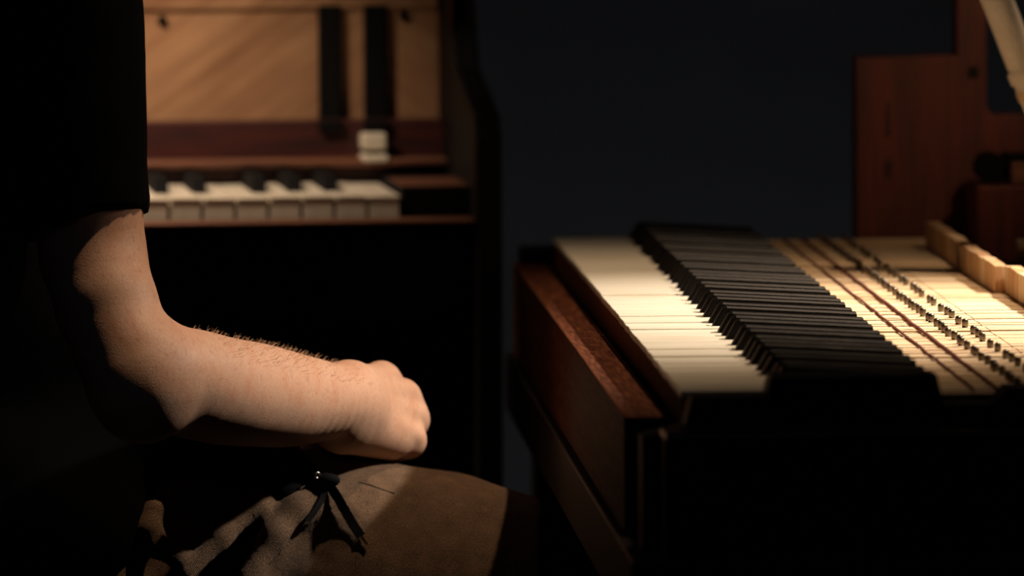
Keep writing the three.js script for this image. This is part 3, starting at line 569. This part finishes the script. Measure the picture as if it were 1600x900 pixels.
  const line = (r0, r1, lift, pts) => pts.slice(1).map((p, i) => cone(met(...pts[i], lift), met(...p, lift), lerp(r0, r1, i / (pts.length - 1)), lerp(r0, r1, (i + 1) / (pts.length - 1))));
  const folds = [...line(0.007, 0.006, 0.002, [[436, 742], [400, 790], [345, 838], [288, 896]]), ...line(0.009, 0.007, 0.002, [[500, 764], [462, 796], [428, 838], [385, 904]]), ...line(0.0065, 0.006, 0.002, [[240, 796], [236, 828], [248, 856], [280, 872]])];
  const grooves = [...line(0.015, 0.024, 0.008, [[455, 776], [415, 812], [370, 862], [330, 910]]), ...line(0.016, 0.024, 0.008, [[408, 752], [365, 786], [310, 826], [262, 890]]), ...line(0.010, 0.024, 0.009, [[535, 812], [500, 845], [470, 905]])];
  const shortsF = (x, y, z) => {
    let q = cloth(x, y, z);
    for (const f of grooves) q = -smin(-q, f(x, y, z), 0.012);
    for (const f of folds) q = smin(q, f(x, y, z), 0.008);
    return q + 0.0022 * fbm(x * 22, y * 22, z * 22, 2);
  };
  mesh('shorts', nets((x, y, z) => Math.max(cut(cut(shortsF, V(0.256, 0.53, 0), hemN), V(0, 0.462, 0), V(0, -1, 0))(x, y, z)), V(-0.37, 0.44, -4.98), V(0.28, 0.72, -4.40), 0.0046, (x, y, z) => [x, Math.atan2(z + 4.6, y - 0.54) * 0.08]), M.wool, person);
  // cord tied at the waist, with a metal fitting and a tip
  const on = (px, py, lift = 0.001) => { for (let z = 4.36; z < 4.75; z += 0.001) { const q = at(px, py, z); if (shortsF(q.x, q.y, q.z) < lift) return q; } return at(px, py, 4.55); };   // where the cloth is met
  const knot = on(503, 748, 0.003);
  const strapOf = (pts, w, t) => { const c = new THREE.CatmullRomCurve3(pts), sec = []; for (let i = 0; i <= 20; i++) { const q = c.getPoint(i / 20), tg = c.getTangent(i / 20), s = tg.clone().cross(V(0, 0, 1)).normalize(), o = V(0, 0, 1); sec.push([[1, 1], [1, -1], [-1, -1], [-1, 1]].map(([a, e]) => q.clone().addScaledVector(s, a * w).addScaledVector(o, e * t).toArray())); } return muv(loft(sec), 0); };
  const L1 = [[512, 756], [524, 772], [538, 796], [552, 820], [564, 838]].map(([a, b]) => on(a, b, 0.003));
  const cord = mesh('drawcord', mergeGeometries([
    strapOf([knot, ...L1], 0.0030, 0.0012),
    strapOf([on(452, 706, 0.006), on(466, 718, 0.005), on(484, 734, 0.004), knot], 0.0042, 0.0012),
    strapOf([on(386, 722, 0.003), on(420, 738, 0.003), on(456, 745, 0.003), knot], 0.0013, 0.001),
    strapOf([knot, on(506, 772, 0.002), on(494, 796, 0.002), on(480, 814, 0.002)], 0.0018, 0.0008),
    muv(new THREE.SphereGeometry(0.0062, 16, 10).scale(1.35, 0.75, 0.7).translate(knot.x + 0.003, knot.y - 0.001, knot.z + 0.001), 0)]), M.strap, person);
  mesh('metal_tip', rod(on(565, 838, 0.003), on(575, 850, 0.003), 0.0013, 0.0010, 10), M.brass, cord);
  const fit = on(496, 743, 0.006);
  mesh('cord_clasp', new THREE.TorusGeometry(0.0017, 0.0008, 8, 16).rotateY(0.5).translate(fit.x, fit.y, fit.z), M.silver, cord);
  mesh('seam', tube([[560, 754], [578, 758], [597, 765], [616, 771]].map(([a, b]) => on(a, b, 0.0001)), 0.0005, 16, 5), M.strap, person);
  // dark leggings and shoes below the shorts
  const legF = union(0.02, cone(V(0.05, 0.535, -4.60), knR, 0.060, 0.056), cone(knR, anR, 0.055, 0.04), cone(V(0.05, 0.505, -4.80), knL, 0.060, 0.056), cone(knL, anL, 0.055, 0.04));
  mesh('leggings', nets(cut(legF, V(0, 0.085, 0), V(0, -1, 0)), V(-0.03, 0.06, -4.97), V(0.29, 0.62, -4.50), 0.009), M.legging, person);
  for (const a of [anR, anL]) {
    const shoe = cut(union(0.03, cone(V(a.x, 0.075, a.z), V(a.x - 0.035, 0.045, a.z), 0.046, 0.042), cone(V(a.x, 0.06, a.z), V(a.x + 0.15, 0.035, a.z), 0.045, 0.036)), V(0, 0.0, 0), V(0, -1, 0));
    mesh('shoe', nets(shoe, V(a.x - 0.1, -0.02, a.z - 0.07), V(a.x + 0.21, 0.15, a.z + 0.07), 0.008), M.blackPaint, person);
  }
}
{
  const bench = thing('piano_bench', 'low black bench under the seated person', 'bench');
  mesh('seat', box(-0.44, -0.04, 0.42, 0.462, -4.97, -4.29, 0.012), M.blackPaint, bench);
  mesh('apron', box(-0.41, -0.07, 0.36, 0.42, -4.94, -4.32, 0.003), M.case, bench);
  for (const x of [-0.41, -0.105]) for (const z of [-4.93, -4.365]) mesh('leg', rod(V(x + 0.018, 0, z + 0.018), V(x + 0.018, 0.365, z + 0.018), 0.014, 0.022, 16), M.case, bench);
}

renderer.render(scene, camera);
